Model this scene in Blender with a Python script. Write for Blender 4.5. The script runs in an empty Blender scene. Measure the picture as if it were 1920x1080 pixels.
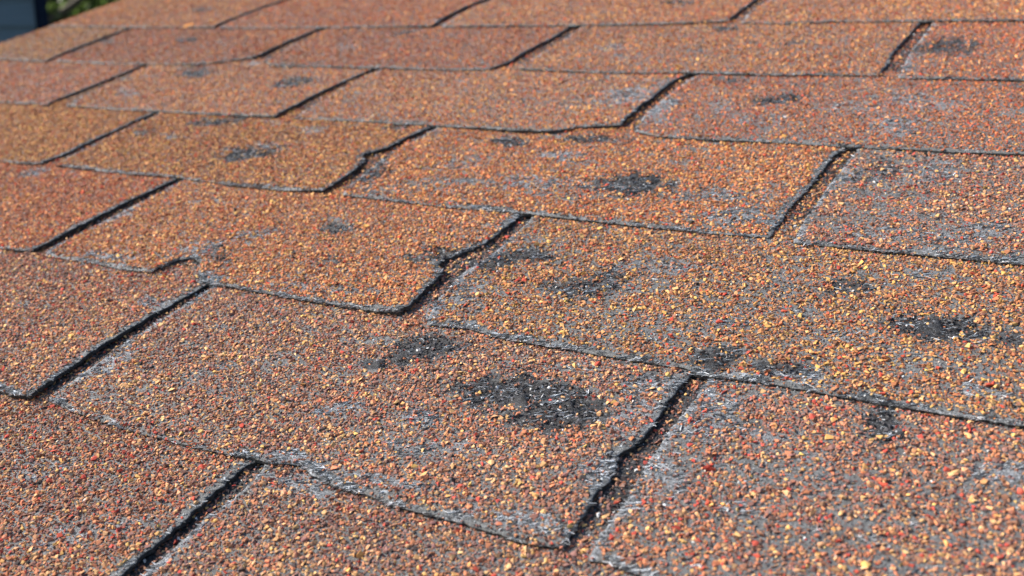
import bpy, bmesh, math, random
import numpy as np
from mathutils import Vector, Matrix

scene = bpy.context.scene
col = scene.collection
rng = np.random.default_rng(11)
random.seed(5)

# ------------------------------------------------------------------ camera, light
PITCH = math.radians(18.43)                    # a 4-in-12 roof
EAVE_Z = 3.4                                   # height of roof-plane origin over the lawn
P, E = 0.305, 0.127                            # shingle tab width and exposure
T = 0.0024                                     # height of one course step
# roof frame (u along the courses, v up the slope, w off the surface) -> world
M3 = Matrix.Rotation(PITCH, 3, 'X')
ORI = Vector((0, 0, EAVE_Z))
def world(u, v, w=0.0):
    return M3 @ Vector((u, v, w)) + ORI

CR = np.array([[0.86299, 0.48253, -0.14969], [0.11866, -0.48159, -0.86833], [-0.49108, 0.7316, -0.47287]])
CC = np.array([0.46447, -0.12174, 0.26846])
CF = 2003.6                                    # focal length in px of a 1920 px wide picture

cam_d = bpy.data.cameras.new('camera')
cam = bpy.data.objects.new('camera', cam_d)
col.objects.link(cam)
_r = M3 @ Matrix((CR[0], -CR[1], -CR[2])).transposed()
cam.matrix_world = Matrix.Translation(world(*CC)) @ _r.to_4x4()
cam_d.sensor_width = 36
cam_d.lens = CF / 1920 * 36
cam_d.clip_start = 0.02
cam_d.clip_end = 2000
cam_d.dof.use_dof = True
cam_d.dof.focus_distance = 0.50
cam_d.dof.aperture_fstop = 11.0
scene.camera = cam

# sun: low from the left of the courses, so cutouts and granules throw shade to the right
L = Vector((-0.78, -0.02, 0.64)).normalized()   # roof frame, towards the sun
Lw = (M3 @ L).normalized()
sun_d = bpy.data.lights.new('sun', 'SUN')
sun_d.energy = 4.6
sun_d.angle = math.radians(0.53)
sun_d.color = (1.0, 0.935, 0.84)
sun = bpy.data.objects.new('sun', sun_d)
col.objects.link(sun)
sun.rotation_euler = Lw.to_track_quat('Z', 'Y').to_euler()
sun.location = (-4, 2, 9)

w_ = bpy.data.worlds.new('World')
scene.world = w_
w_.use_nodes = True
nt = w_.node_tree
sky = nt.nodes.new('ShaderNodeTexSky')
sky.sky_type = 'NISHITA'
sky.sun_disc = False
sky.sun_elevation = math.asin(Lw.z)
sky.sun_rotation = math.atan2(Lw.x, Lw.y)
nt.links.new(sky.outputs[0], nt.nodes['Background'].inputs[0])
nt.nodes['Background'].inputs[1].default_value = 0.11

scene.view_settings.view_transform = 'Standard'
scene.view_settings.look = 'None'
scene.view_settings.gamma = 1
scene.view_settings.exposure = 1.03

# ------------------------------------------------------------------ helpers
def tag(o, label=None, cat=None, group=None, kind=None):
    if label: o['label'] = label
    if cat: o['category'] = cat
    if group: o['group'] = group
    if kind: o['kind'] = kind
    return o

def empty(name, loc, rz=0.0):
    o = bpy.data.objects.new(name, None)
    o.empty_display_size = 0.1
    col.objects.link(o)
    o.location = loc
    o.rotation_euler = (0, 0, rz)
    return o

def link(name, me, mats, parent=None):
    o = bpy.data.objects.new(name, me)
    for m in (mats if isinstance(mats, (list, tuple)) else [mats]):
        me.materials.append(m)
    col.objects.link(o)
    if parent: o.parent = parent
    return o

def mesh_np(name, co, tris=None, quads=None, attrs=None, mat_idx=None, smooth=False):
    """mesh from numpy arrays: tris (n,3) then quads (m,4)"""
    me = bpy.data.meshes.new(name)
    tris = np.zeros((0, 3), np.int32) if tris is None else tris
    quads = np.zeros((0, 4), np.int32) if quads is None else quads
    me.vertices.add(len(co))
    me.vertices.foreach_set('co', np.ascontiguousarray(co, np.float32).ravel())
    me.loops.add(tris.size + quads.size)
    me.loops.foreach_set('vertex_index', np.concatenate([tris.ravel(), quads.ravel()]).astype(np.int32))
    n = len(tris) + len(quads)
    me.polygons.add(n)
    st = np.concatenate([np.arange(len(tris)) * 3, tris.size + np.arange(len(quads)) * 4]).astype(np.int32)
    me.polygons.foreach_set('loop_start', st)
    if mat_idx is not None:
        me.polygons.foreach_set('material_index', mat_idx.astype(np.int32))
    me.polygons.foreach_set('use_smooth', np.full(n, smooth) if mat_idx is None else (mat_idx == 0))
    for k, a in (attrs or {}).items():
        if a.ndim == 2:
            at_ = me.attributes.new(k, 'BYTE_COLOR', 'POINT')
            at_.data.foreach_set('color', np.ascontiguousarray(a, np.float32).ravel())
        else:
            at_ = me.attributes.new(k, 'FLOAT', 'POINT')
            at_.data.foreach_set('value', np.ascontiguousarray(a, np.float32))
    me.update(calc_edges=True)
    me.validate()
    return me

def _hash(ix, iy, seed):
    h = (ix * 374761393 + iy * 668265263 + seed * 974634777) & 0xffffffff
    h = ((h ^ (h >> 13)) * 1274126177) & 0xffffffff
    return ((h ^ (h >> 16)) & 0xffffff) / float(0xffffff)

def vn(x, y, seed=0):
    """value noise 0..1"""
    x = np.asarray(x, float); y = np.asarray(y, float) + 0 * x
    ix = np.floor(x).astype(np.int64); iy = np.floor(y).astype(np.int64)
    fx = x - ix; fy = y - iy
    fx = fx * fx * (3 - 2 * fx); fy = fy * fy * (3 - 2 * fy)
    a = _hash(ix, iy, seed); b = _hash(ix + 1, iy, seed)
    c = _hash(ix, iy + 1, seed); d = _hash(ix + 1, iy + 1, seed)
    return (a * (1 - fx) + b * fx) * (1 - fy) + (c * (1 - fx) + d * fx) * fy

def fbm(x, y, seed=0, o=3):
    s = 0; a = 1.0; n = 0
    for k in range(o):
        s = s + a * vn(np.asarray(x) * 2 ** k, np.asarray(y) * 2 ** k, seed + k * 17)
        n += a; a *= 0.5
    return s / n

def sstep(a, b, x):
    t = np.clip((x - a) / (b - a), 0, 1)
    return t * t * (3 - 2 * t)

# pixel of the survey photograph -> point on the roof surface (real roof coordinates)
def at(px, py, w=0.0):
    d = CR.T @ np.array([(px - 960) / CF, (py - 540) / CF, 1.0])
    k = (w - CC[2]) / d[2]
    return (CC + d * k)[:2]

def at_course(px, py, j):
    w = 0.0
    for _ in range(3):
        u, v = at(px, py, w)
        w = T * (1 - (v - j * E) / E)
    return np.array([u, v])

def to_px(u, v, w=0.0):
    q = (np.stack([u, v, np.broadcast_to(w, np.shape(u))], -1) - CC) @ CR.T
    return 960 + CF * q[..., 0] / q[..., 2], 540 + CF * q[..., 1] / q[..., 2], q[..., 2]

# ------------------------------------------------------------------ materials
def mat(name):
    m = bpy.data.materials.new(name)
    m.use_nodes = True
    return m, m.node_tree, m.node_tree.nodes['Principled BSDF']

def nn(nt, t, **kw):
    n = nt.nodes.new(t)
    for k, v in kw.items(): setattr(n, k, v)
    return n

def ramp(nt, fac, stops):
    r = nn(nt, 'ShaderNodeValToRGB')
    while len(r.color_ramp.elements) < len(stops): r.color_ramp.elements.new(0.5)
    for e, (p, c) in zip(r.color_ramp.elements, stops):
        e.position = p; e.color = (*c, 1) if len(c) == 3 else c
    nt.links.new(fac, r.inputs[0])
    return r.outputs[0]

def tex_noise(nt, vec, scale, detail=3, rough=0.6):
    n = nn(nt, 'ShaderNodeTexNoise')
    n.inputs['Scale'].default_value = scale
    n.inputs['Detail'].default_value = detail
    n.inputs['Roughness'].default_value = rough
    if vec is not None: nt.links.new(vec, n.inputs['Vector'])
    return n.outputs['Fac']

def mapping(nt, vec, sc, rot=(0, 0, 0)):
    m = nn(nt, 'ShaderNodeMapping')
    m.inputs['Scale'].default_value = sc
    m.inputs['Rotation'].default_value = rot
    nt.links.new(vec, m.inputs['Vector'])
    return m.outputs[0]

def mixc(nt, fac, a, b):
    m = nn(nt, 'ShaderNodeMix', data_type='RGBA')
    for s, v in ((0, fac), (6, a), (7, b)):
        if isinstance(v, (int, float)): m.inputs[s].default_value = v
        elif isinstance(v, tuple): m.inputs[s].default_value = (*v, 1)
        else: nt.links.new(v, m.inputs[s])
    return m.outputs[2]

def mathn(nt, op, a, b=0.0):
    m = nn(nt, 'ShaderNodeMath', operation=op)
    for s, v in ((0, a), (1, b)):
        if isinstance(v, (int, float)): m.inputs[s].default_value = v
        else: nt.links.new(v, m.inputs[s])
    return m.outputs[0]

def bump(nt, h, strength, dist, b):
    n = nn(nt, 'ShaderNodeBump')
    n.inputs['Strength'].default_value = strength
    n.inputs['Distance'].default_value = dist
    nt.links.new(h, n.inputs['Height'])
    nt.links.new(n.outputs[0], b.inputs['Normal'])

# ceramic-coated mineral granules: colour is per granule
m_gran, g, b = mat('mineral_granules')
a_ = nn(g, 'ShaderNodeAttribute', attribute_name='Col')
tc = nn(g, 'ShaderNodeTexCoord').outputs['Object']
n1 = tex_noise(g, tc, 1600, 2)
g.links.new(mixc(g, mathn(g, 'MULTIPLY', n1, 0.35), a_.outputs['Color'], (0.09, 0.06, 0.05)), b.inputs['Base Color'])
b.inputs['Roughness'].default_value = 0.8
b.inputs['Specular IOR Level'].default_value = 0.12

# the asphalt and glass-fibre mat of a tab: grey where weathered, black where the hail broke it open
m_mat, g, b = mat('weathered_asphalt_mat')  # neutral grey
tc = nn(g, 'ShaderNodeTexCoord').outputs['Object']
streak = tex_noise(g, mapping(g, tc, (420, 1500, 900), (0, 0, 0.12)), 1.0, 5, 0.75)
streak2 = tex_noise(g, mapping(g, tc, (1400, 600, 900), (0, 0, 0.5)), 1.0, 5, 0.75)
fine = tex_noise(g, tc, 1500, 4, 0.75)
blot = tex_noise(g, tc, 60, 3, 0.6)
mx = mathn(g, 'MULTIPLY', mathn(g, 'ADD', streak, streak2), 0.5)
grey = ramp(g, mx, [(0.36, (0.026, 0.028, 0.030)), (0.49, (0.118, 0.124, 0.126)), (0.58, (0.21, 0.218, 0.222)), (0.66, (0.66, 0.67, 0.67))])
grey = mixc(g, mathn(g, 'MULTIPLY', blot, 0.45), grey, (0.12, 0.105, 0.095))
black = ramp(g, mx, [(0.42, (0.005, 0.005, 0.006)), (0.53, (0.030, 0.030, 0.033)), (0.59, (0.085, 0.09, 0.10)), (0.65, (0.62, 0.64, 0.68))])
pale = ramp(g, mx, [(0.38, (0.05, 0.053, 0.058)), (0.50, (0.17, 0.18, 0.195)), (0.60, (0.52, 0.54, 0.58)), (0.68, (0.8, 0.82, 0.86))])
ab = nn(g, 'ShaderNodeAttribute', attribute_name='bruise').outputs['Fac']
asx = nn(g, 'ShaderNodeAttribute', attribute_name='scuff').outputs['Fac']
ab2 = mathn(g, 'MULTIPLY', ab, mathn(g, 'ADD', mathn(g, 'MULTIPLY', fine, 1.2), 0.5))
m2 = nn(g, 'ShaderNodeClamp'); g.links.new(ab2, m2.inputs[0])
c1 = mixc(g, m2.outputs[0], grey, black)
as2 = nn(g, 'ShaderNodeClamp'); g.links.new(mathn(g, 'MULTIPLY', asx, mathn(g, 'ADD', mathn(g, 'MULTIPLY', streak, 2.2), -0.25)), as2.inputs[0])
g.links.new(mixc(g, as2.outputs[0], c1, pale), b.inputs['Base Color'])
b.inputs['Roughness'].default_value = 0.55
b.inputs['Specular IOR Level'].default_value = 0.3
hsum = mathn(g, 'ADD', mathn(g, 'MULTIPLY', fine, 0.7), mx)
bump(g, hsum, 0.9, 0.0011, b)

m_edge, g, b = mat('torn_asphalt_edge')  # cut sides
tc = nn(g, 'ShaderNodeTexCoord').outputs['Object']
f_ = tex_noise(g, mapping(g, tc, (700, 700, 1500)), 1.0, 4, 0.7)
g.links.new(ramp(g, f_, [(0.45, (0.008, 0.008, 0.009)), (0.62, (0.030, 0.030, 0.031)), (0.76, (0.20, 0.21, 0.22))]), b.inputs['Base Color'])
b.inputs['Roughness'].default_value = 0.6
bump(g, f_, 0.8, 0.001, b)

m_fib, g, b = mat('bare_glass_fibre')
gi = nn(g, 'ShaderNodeNewGeometry')
g.links.new(ramp(g, gi.outputs['Random Per Island'], [(0.0, (0.04, 0.042, 0.046)), (0.55, (0.14, 0.15, 0.16)), (0.66, (0.34, 0.36, 0.38)), (0.73, (0.92, 0.93, 0.95))]), b.inputs['Base Color'])  # brightest strands are sun glints painted white into the fibre colour
b.inputs['Roughness'].default_value = 0.28
b.inputs['Specular IOR Level'].default_value = 0.8

# ------------------------------------------------------------------ granule shapes
def rock_protos(n, pts):
    out = []
    for k in range(n):
        bm = bmesh.new()
        for _ in range(pts):
            d = Vector(rng.normal(size=3)).normalized() * rng.uniform(0.72, 1.18)
            d.x *= rng.uniform(0.95, 1.3); d.y *= rng.uniform(0.8, 1.05); d.z *= rng.uniform(0.62, 0.9)
            bm.verts.new(d * 0.5)
        r = bmesh.ops.convex_hull(bm, input=bm.verts)
        bmesh.ops.delete(bm, geom=[v for v in bm.verts if not v.link_faces], context='VERTS')
        bm.verts.index_update()
        bmesh.ops.triangulate(bm, faces=bm.faces)
        bm.verts.index_update()
        co = np.array([v.co[:] for v in bm.verts])
        tr = np.array([[v.index for v in f.verts] for f in bm.faces], np.int32)
        out.append((co, tr))
        bm.free()
    return out
PRO_FINE = rock_protos(22, 9)
PRO_FAR = rock_protos(10, 6)

def scatter_rocks(name, pos, size, colr, mat_, parent, far, flat=0.8):
    protos = PRO_FAR if far else PRO_FINE
    n = len(pos)
    which = rng.integers(0, len(protos), n)
    V, F, C = [], [], []
    base = 0
    for k, (pc, pt) in enumerate(protos):
        idx = np.nonzero(which == k)[0]
        m = len(idx)
        if not m: continue
        th = rng.uniform(0, 2 * np.pi, m)
        tx = rng.normal(0, 0.35, m); ty = rng.normal(0, 0.35, m)
        c, s = np.cos(th), np.sin(th)
        X = np.repeat(pc[None], m, 0)
        x = X[..., 0] * c[:, None] - X[..., 1] * s[:, None]
        y = X[..., 0] * s[:, None] + X[..., 1] * c[:, None]
        z = X[..., 2] * flat
        z2 = z * np.cos(tx)[:, None] + y * np.sin(tx)[:, None]
        y2 = y * np.cos(tx)[:, None] - z * np.sin(tx)[:, None]
        x3 = x * np.cos(ty)[:, None] + z2 * np.sin(ty)[:, None]
        z3 = z2 * np.cos(ty)[:, None] - x * np.sin(ty)[:, None]
        Q = np.stack([x3, y2, z3], -1) * size[idx][:, None, None] + pos[idx][:, None]
        V.append(Q.reshape(-1, 3))
        F.append((pt[None] + (base + np.arange(m) * len(pc))[:, None, None]).reshape(-1, 3))
        C.append(np.repeat(colr[idx], len(pc), 0))
        base += m * len(pc)
    cc = np.concatenate(C)
    me = mesh_np(name, np.concatenate(V), tris=np.concatenate(F),
                 attrs={'Col': np.c_[cc, np.ones(len(cc))]})
    return link(name, me, mat_, parent)

def s2l(c):
    c = np.asarray(c, float) / 255
    return np.where(c < 0.04045, c / 12.92, ((c + 0.055) / 1.055) ** 2.4)
# coatings: brown, mauve brown, tan, terracotta, red, ochre, dark; last a near-white that paints stray glints
PAL = np.array([s2l(c) for c in ((146, 102, 82), (134, 99, 90), (206, 158, 112), (186, 120, 86),
                                 (184, 74, 60), (210, 162, 98), (60, 56, 56), (236, 226, 214))])
# the rows higher up came from a more orange bundle
PAL_HI = np.array([s2l(c) for c in ((156, 100, 72), (144, 94, 74), (212, 156, 104), (194, 116, 76),
                                    (186, 76, 56), (212, 160, 92), (60, 54, 52), (232, 214, 196))])
MIX = {'brown': (.32, .29, .13, .16, .03, .045, .03, .004),
       'red':   (.27, .24, .12, .22, .055, .04, .03, .004),
       'tan':   (.26, .10, .26, .24, .03, .09, .02, .006),
       'gold':  (.27, .17, .18, .20, .04, .09, .03, .004),
       'rust':  (.30, .12, .13, .36, .06, .02, .015, .005),
       'warm':  (.26, .08, .21, .36, .04, .05, .015, .005)}

# ------------------------------------------------------------------ traced cutouts
# (course, index): left shingle's right edge and right shingle's left edge, from the bottom up
SLOT = {
 (0, .5): ([(230,1078),(283,1033),(320,1003),(353,973),(383,943),(413,917),(443,887),(467,870),(486,864)],
           [(262,1085),(293,1057),(353,1003),(383,970),(433,937),(467,907),(486,886),(499,870)]),
 (1, 0): ([(62,744),(100,716),(200,645),(300,584),(350,555),(392,531)],
          [(88,746),(120,724),(172,688),(240,640),(316,590),(364,560),(402,534)]),
 (1, 1): ([(1057,1023),(1087,977),(1108,948),(1116,925),(1140,902),(1156,880),(1160,853),(1187,838),(1207,817),(1233,787),(1253,752),(1278,722),(1300,700)],
          [(1106,1042),(1123,1003),(1160,960),(1187,913),(1207,877),(1240,833),(1263,797),(1300,750),(1322,718),(1332,706)]),
 (2, -.5): ([(62,471),(87,460),(133,435),(187,407),(233,382),(277,362),(326,338)],
            [(84,475),(108,458),(165,428),(217,402),(262,380),(300,360),(336,341)]),
 (2, .5): ([(750,586),(770,574),(800,541),(825,520),(834,511),(822,500),(830,488),(853,478),(880,468),(903,460),(930,443),(953,423),(977,403),(986,398)],
           [(800,604),(812,575),(830,550),(855,523),(876,505),(915,480),(946,457),(975,430),(1002,403)]),
 (3, -1): ([(77,305),(97,298),(133,283),(173,263),(213,245),(250,227),(280,215),(292,208)],
           [(104,308),(125,296),(160,279),(202,258),(240,240),(285,220),(300,210)]),
 (3, 0): ([(607,357),(622,350),(640,338),(660,325),(676,312),(683,302),(680,291),(707,283),(730,277),(753,263),(787,247),(814,236)],
          [(642,362),(668,336),(692,318),(712,300),(742,281),(775,263),(808,245),(824,237)]),
 (3, 1): ([(1443,441),(1452,433),(1458,420),(1470,407),(1480,387),(1497,370),(1510,357),(1533,330),(1550,307),(1567,288),(1582,280)],
          [(1488,450),(1510,410),(1527,390),(1540,370),(1556,345),(1578,320),(1594,297),(1605,283)]),
 (4, -1.5): ([(88,196),(102,189),(157,167),(217,143),(268,121)],
             [(124,197),(150,183),(175,170),(225,147),(278,122)]),
 (4, -.5): ([(517,218),(547,202),(587,180),(630,160),(660,145),(694,132)],
            [(553,219),(572,206),(617,178),(668,151),(706,133)]),
 (4, .5): ([(1165,235),(1177,220),(1200,200),(1220,187),(1240,170),(1263,152),(1280,143),(1298,137)],
           [(1190,243),(1210,214),(1240,188),(1262,170),(1288,151),(1310,139)]),
 (5, -2): ([(85,114),(120,98),(167,80),(210,64),(246,50)],
           [(106,114),(135,101),(182,82),(256,50)]),
 (5, -1): ([(473,108),(490,103),(520,87),(553,72),(587,58),(608,49)],
           [(497,113),(512,104),(545,86),(597,63),(618,50)]),
 (5, 0): ([(918,128),(956,116),(978,102),(1007,85),(1040,69),(1068,51),(1080,45)],
          [(973,127),(1000,109),(1043,82),(1092,49)]),
 (5, 1): ([(1647,138),(1663,122),(1673,100),(1690,80),(1710,60),(1728,40)],
          [(1685,143),(1697,117),(1713,87),(1733,65),(1748,43)]),
 (6, -1.5): ([(400,50),(433,35),(473,20),(527,1)], [(414,50),(445,35),(485,19),(540,1)]),
 (6, -.5): ([(813,47),(840,30),(873,13),(906,0)], [(830,48),(858,29),(890,12),(920,1)]),
 (6, .5): ([(1368,38),(1384,22),(1412,3)], [(1390,40),(1404,24),(1440,1)]),
}
# lower edges, left to right, by (course, index of the cutout on the left)
LOW = {
 (1, -1): [(0,733),(20,741),(62,745)],
 (1, 0): [(88,747),(140,770),(207,793),(267,810),(333,827),(417,847),(477,857),(500,864),(530,866),(560,868),(580,885),(613,903),(640,913),(690,927),(740,947),(807,963),(873,980),(933,998),(973,1013),(1033,1022),(1057,1023)],
 (1, 1): [(1106,1046),(1140,1053),(1187,1070),(1213,1080)],
 (2, -1.5): [(0,463),(30,468),(62,471)],
 (2, -.5): [(83,475),(133,485),(187,493),(233,503),(283,508),(297,504),(312,493),(335,486),(365,483),(380,492),(372,510),(376,524),(397,530),(473,543),(567,560),(633,570),(707,583),(750,586)],
 (2, .5): [(800,604),(873,612),(907,623),(973,637),(1073,653),(1173,670),(1273,684),(1310,698),(1340,703),(1397,709),(1480,722),(1580,740),(1680,757),(1780,775),(1897,792),(1920,796)],
 (3, -2): [(0,300),(40,305),(77,306)],
 (3, -1): [(103,308),(160,315),(250,325),(333,330),(433,345),(533,355),(607,358)],
 (3, 0): [(642,363),(723,372),(840,385),(973,396),(1073,408),(1173,418),(1273,428),(1313,432),(1397,438),(1443,441)],
 (3, 1): [(1488,451),(1547,457),(1647,468),(1780,479),(1920,493)],
 (4, -2.5): [(0,190),(60,193),(88,196)],
 (4, -1.5): [(124,197),(200,202),(300,207),(400,213),(517,218)],
 (4, -.5): [(553,220),(640,223),(800,232),(873,238),(960,244),(1033,246),(1090,237),(1165,235)],
 (4, .5): [(1190,243),(1230,253),(1330,260),(1440,263),(1547,269),(1680,276),(1813,283),(1920,287)],
 (5, -3): [(0,110),(85,114)],
 (5, -2): [(106,114),(240,118),(350,119),(400,117),(443,110),(473,108)],
 (5, -1): [(497,114),(510,121),(633,124),(723,126),(840,129),(918,128)],
 (5, 0): [(973,127),(1023,130),(1140,134),(1273,134),(1447,138),(1580,138),(1647,138)],
 (5, 1): [(1685,143),(1780,145),(1920,148)],
 (6, -2.5): [(252,50),(400,50)],
 (6, -1.5): [(414,51),(600,50),(813,48)],
 (6, -.5): [(830,48),(1083,46),(1280,42),(1368,38)],
 (6, .5): [(1390,40),(1447,42),(1580,38),(1747,37),(1920,36)],
}
RAKE_U = -2.51 * P

# hail bruises and scuffs: x, y, half width, half height, tilt in degrees (seen in the survey), kind, strength
SPOTS = [
 (955,735,92,40,4,'d',1),(1068,765,95,44,-4,'d',1),(800,655,78,26,-14,'d',1),(708,684,28,11,0,'d',1),
 (1770,618,98,30,5,'d',1),(1345,680,52,25,0,'d',1),(1460,702,66,18,8,'d',.8),(1650,793,45,36,0,'d',1),
 (905,487,116,26,0,'d',1),(985,482,46,19,0,'d',1),(850,490,48,18,0,'d',1),(1095,540,75,26,-8,'d',.75),(1185,350,88,24,0,'d',1),
 (640,430,34,11,0,'d',1),(465,292,72,14,-4,'d',.85),(962,268,42,10,0,'d',.95),(1110,262,60,8,0,'d',.9),
 (412,480,28,22,0,'d',.7),(705,305,30,22,0,'d',.8),(1460,188,54,10,-10,'d',.85),(1370,152,32,6,0,'d',.8),
 (405,231,52,8,-3,'d',1),(358,140,46,8,-6,'d',1),(556,157,54,8,-5,'d',1),(355,77,24,4,-4,'d',.9),
 (762,62,30,5,-8,'d',.8),(1355,54,38,7,-3,'d',1),(1265,8,48,5,0,'d',.9),(1775,88,66,18,-4,'d',.75),
 (1610,540,46,22,0,'d',.75),(230,152,22,6,-10,'d',.6),(270,252,27,7,-12,'d',.7),(200,80,22,7,0,'d',.5),
 (373,20,22,4,0,'d',.6),(1480,85,40,4,-4,'d',.5),(745,240,34,6,-8,'d',.7),(840,540,40,18,0,'d',.6),
 (1890,640,60,18,4,'d',.6),(1400,800,60,14,8,'d',.5),(360,128,36,6,0,'d',.6),(545,125,30,5,0,'d',.4),
 (700,330,40,14,-20,'d',.8),(1640,325,50,20,-20,'d',.6),(1165,890,40,50,-30,'d',.7),(1215,712,40,14,0,'d',.6),
 (620,495,28,12,0,'d',.4),(1690,330,70,14,0,'s',.5),(1560,560,40,10,0,'d',.35),(1560,1010,40,10,0,'d',.4),
 # pale scuffs with lifted fibres
 (1180,180,62,22,-10,'s',.8),(1235,212,44,22,-30,'s',1),(240,178,22,8,0,'s',.7),(320,258,22,6,0,'s',.8),
 (1590,325,44,18,-20,'s',.8),(1720,335,66,20,0,'s',.55),(1360,410,66,20,0,'s',.8),(1000,345,120,16,0,'s',.7),
 (1060,292,52,10,-4,'s',.8),(860,310,44,12,-6,'s',.5),(1360,372,80,16,0,'s',.6),(480,440,50,9,-8,'s',.7),
 (225,402,40,12,-25,'s',1),(205,688,60,18,-25,'s',.8),(150,706,40,14,-25,'s',.9),(290,570,34,12,0,'s',.7),
 (640,772,52,12,-8,'s',.9),(790,785,36,20,0,'s',.9),(1235,725,70,22,-10,'s',.75),(1185,790,46,30,-30,'s',.75),
 (1140,880,50,26,-30,'s',.8),(560,905,80,22,0,'s',.85),(600,925,60,10,0,'s',.8),(1235,890,46,60,-40,'s',.6),
 (1330,775,60,46,-40,'s',.7),(1880,890,50,26,0,'s',.8),(1440,825,50,18,8,'s',.7),(1000,985,110,20,12,'s',.75),
 (60,326,38,7,-18,'s',.9),(815,590,26,16,-40,'s',1),(860,560,60,22,-20,'s',.5),(100,306,20,4,0,'s',.9),
 (140,195,14,4,0,'s',1),(475,120,14,4,0,'s',.9),(1700,130,12,14,-50,'s',1),(400,528,40,10,5,'s',1),
 (375,470,60,16,-8,'s',.6),(540,862,50,10,4,'s',1),(575,878,36,12,20,'s',1),(1180,955,50,26,-30,'s',1),
 (700,905,90,10,10,'s',.7),(870,850,50,12,0,'s',.6),(760,850,60,14,0,'s',.45),(1500,710,60,10,6,'s',.8),
 (1850,745,60,12,6,'s',.7),(1680,240,60,18,0,'s',.6),(1700,190,40,12,0,'s',.6),(1800,310,80,18,0,'s',.4),
 (1850,440,60,14,4,'s',.6),(1700,450,110,14,5,'s',.6),(520,232,40,8,0,'s',.5),(590,245,26,8,-6,'s',.7),
 (500,275,22,8,0,'s',.8),(650,90,20,6,0,'s',.5),(830,45,22,4,0,'s',.7),(1150,90,34,8,0,'s',.6),
 (1225,168,50,10,-20,'s',.6),(1350,200,40,14,0,'s',.5),(1600,205,70,12,0,'s',.4),(1420,230,70,12,0,'s',.4),
 (580,545,80,9,6,'s',.5),(200,485,60,7,6,'s',.8),(1560,640,90,20,0,'s',.45),(1350,600,90,22,0,'s',.35),
 (1230,500,80,20,0,'s',.35),(1550,860,70,16,0,'s',.4),(1400,960,60,16,0,'s',.35),(80,880,60,16,-10,'s',.35),
 (1750,520,70,14,0,'s',.4),(1460,420,26,12,0,'s',.7),(430,690,50,10,-8,'s',.4),(1090,690,50,10,-8,'s',.3),
 (1175,110,40,8,0,'s',.3),(1740,200,60,14,0,'s',.5),(240,990,50,14,-10,'s',.4),(140,1010,60,16,-10,'s',.4),
]
SP = []
for (x, y, rx, ry, an, kd, st_) in SPOTS:
    c = at(x, y)
    h = 1e-4
    bx = [to_px(np.array(c[0] + a), np.array(c[1] + b2)) for a, b2 in ((0, 0), (h, 0), (0, h))]
    J = np.array([[(bx[1][0] - bx[0][0]) / h, (bx[2][0] - bx[0][0]) / h], [(bx[1][1] - bx[0][1]) / h, (bx[2][1] - bx[0][1]) / h]])
    t_ = math.radians(an)
    Rm = np.array([[math.cos(t_), math.sin(t_)], [-math.sin(t_), math.cos(t_)]])
    D = np.diag([1 / rx ** 2, 1 / ry ** 2])
    SP.append((c, J.T @ Rm.T @ D @ Rm @ J, kd, st_))

CRATERS = [(at(*q_), rr_) for q_, rr_ in (((988, 752), .0042), ((1075, 758), .003), ((716, 686), .0045), ((1765, 612), .0050), ((1345, 672), .003), ((1190, 345), .0035))]

def spot_masks(u, v):
    """bruise and scuff strength at roof points, with ragged rims"""
    br = np.zeros_like(u); sc = np.zeros_like(u)
    rag = (fbm(u * 180, v * 180, 5, 3) - 0.5) * 1.5 + (fbm(u * 60, v * 60, 9, 2) - .5) * 1.6 + (vn(u * 700, v * 700, 19) - .5) * 0.8
    for c, Q, kd, s in SP:
        du = u - c[0]; dv = v - c[1]
        q = np.sqrt(np.maximum(Q[0, 0] * du * du + 2 * Q[0, 1] * du * dv + Q[1, 1] * dv * dv, 0))
        m = s * (1 - sstep(0.50, 1.25, q + rag * 0.60))
        if kd == 'd': br = np.maximum(br, m)
        else: sc = np.maximum(sc, m)
    return br, sc

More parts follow.
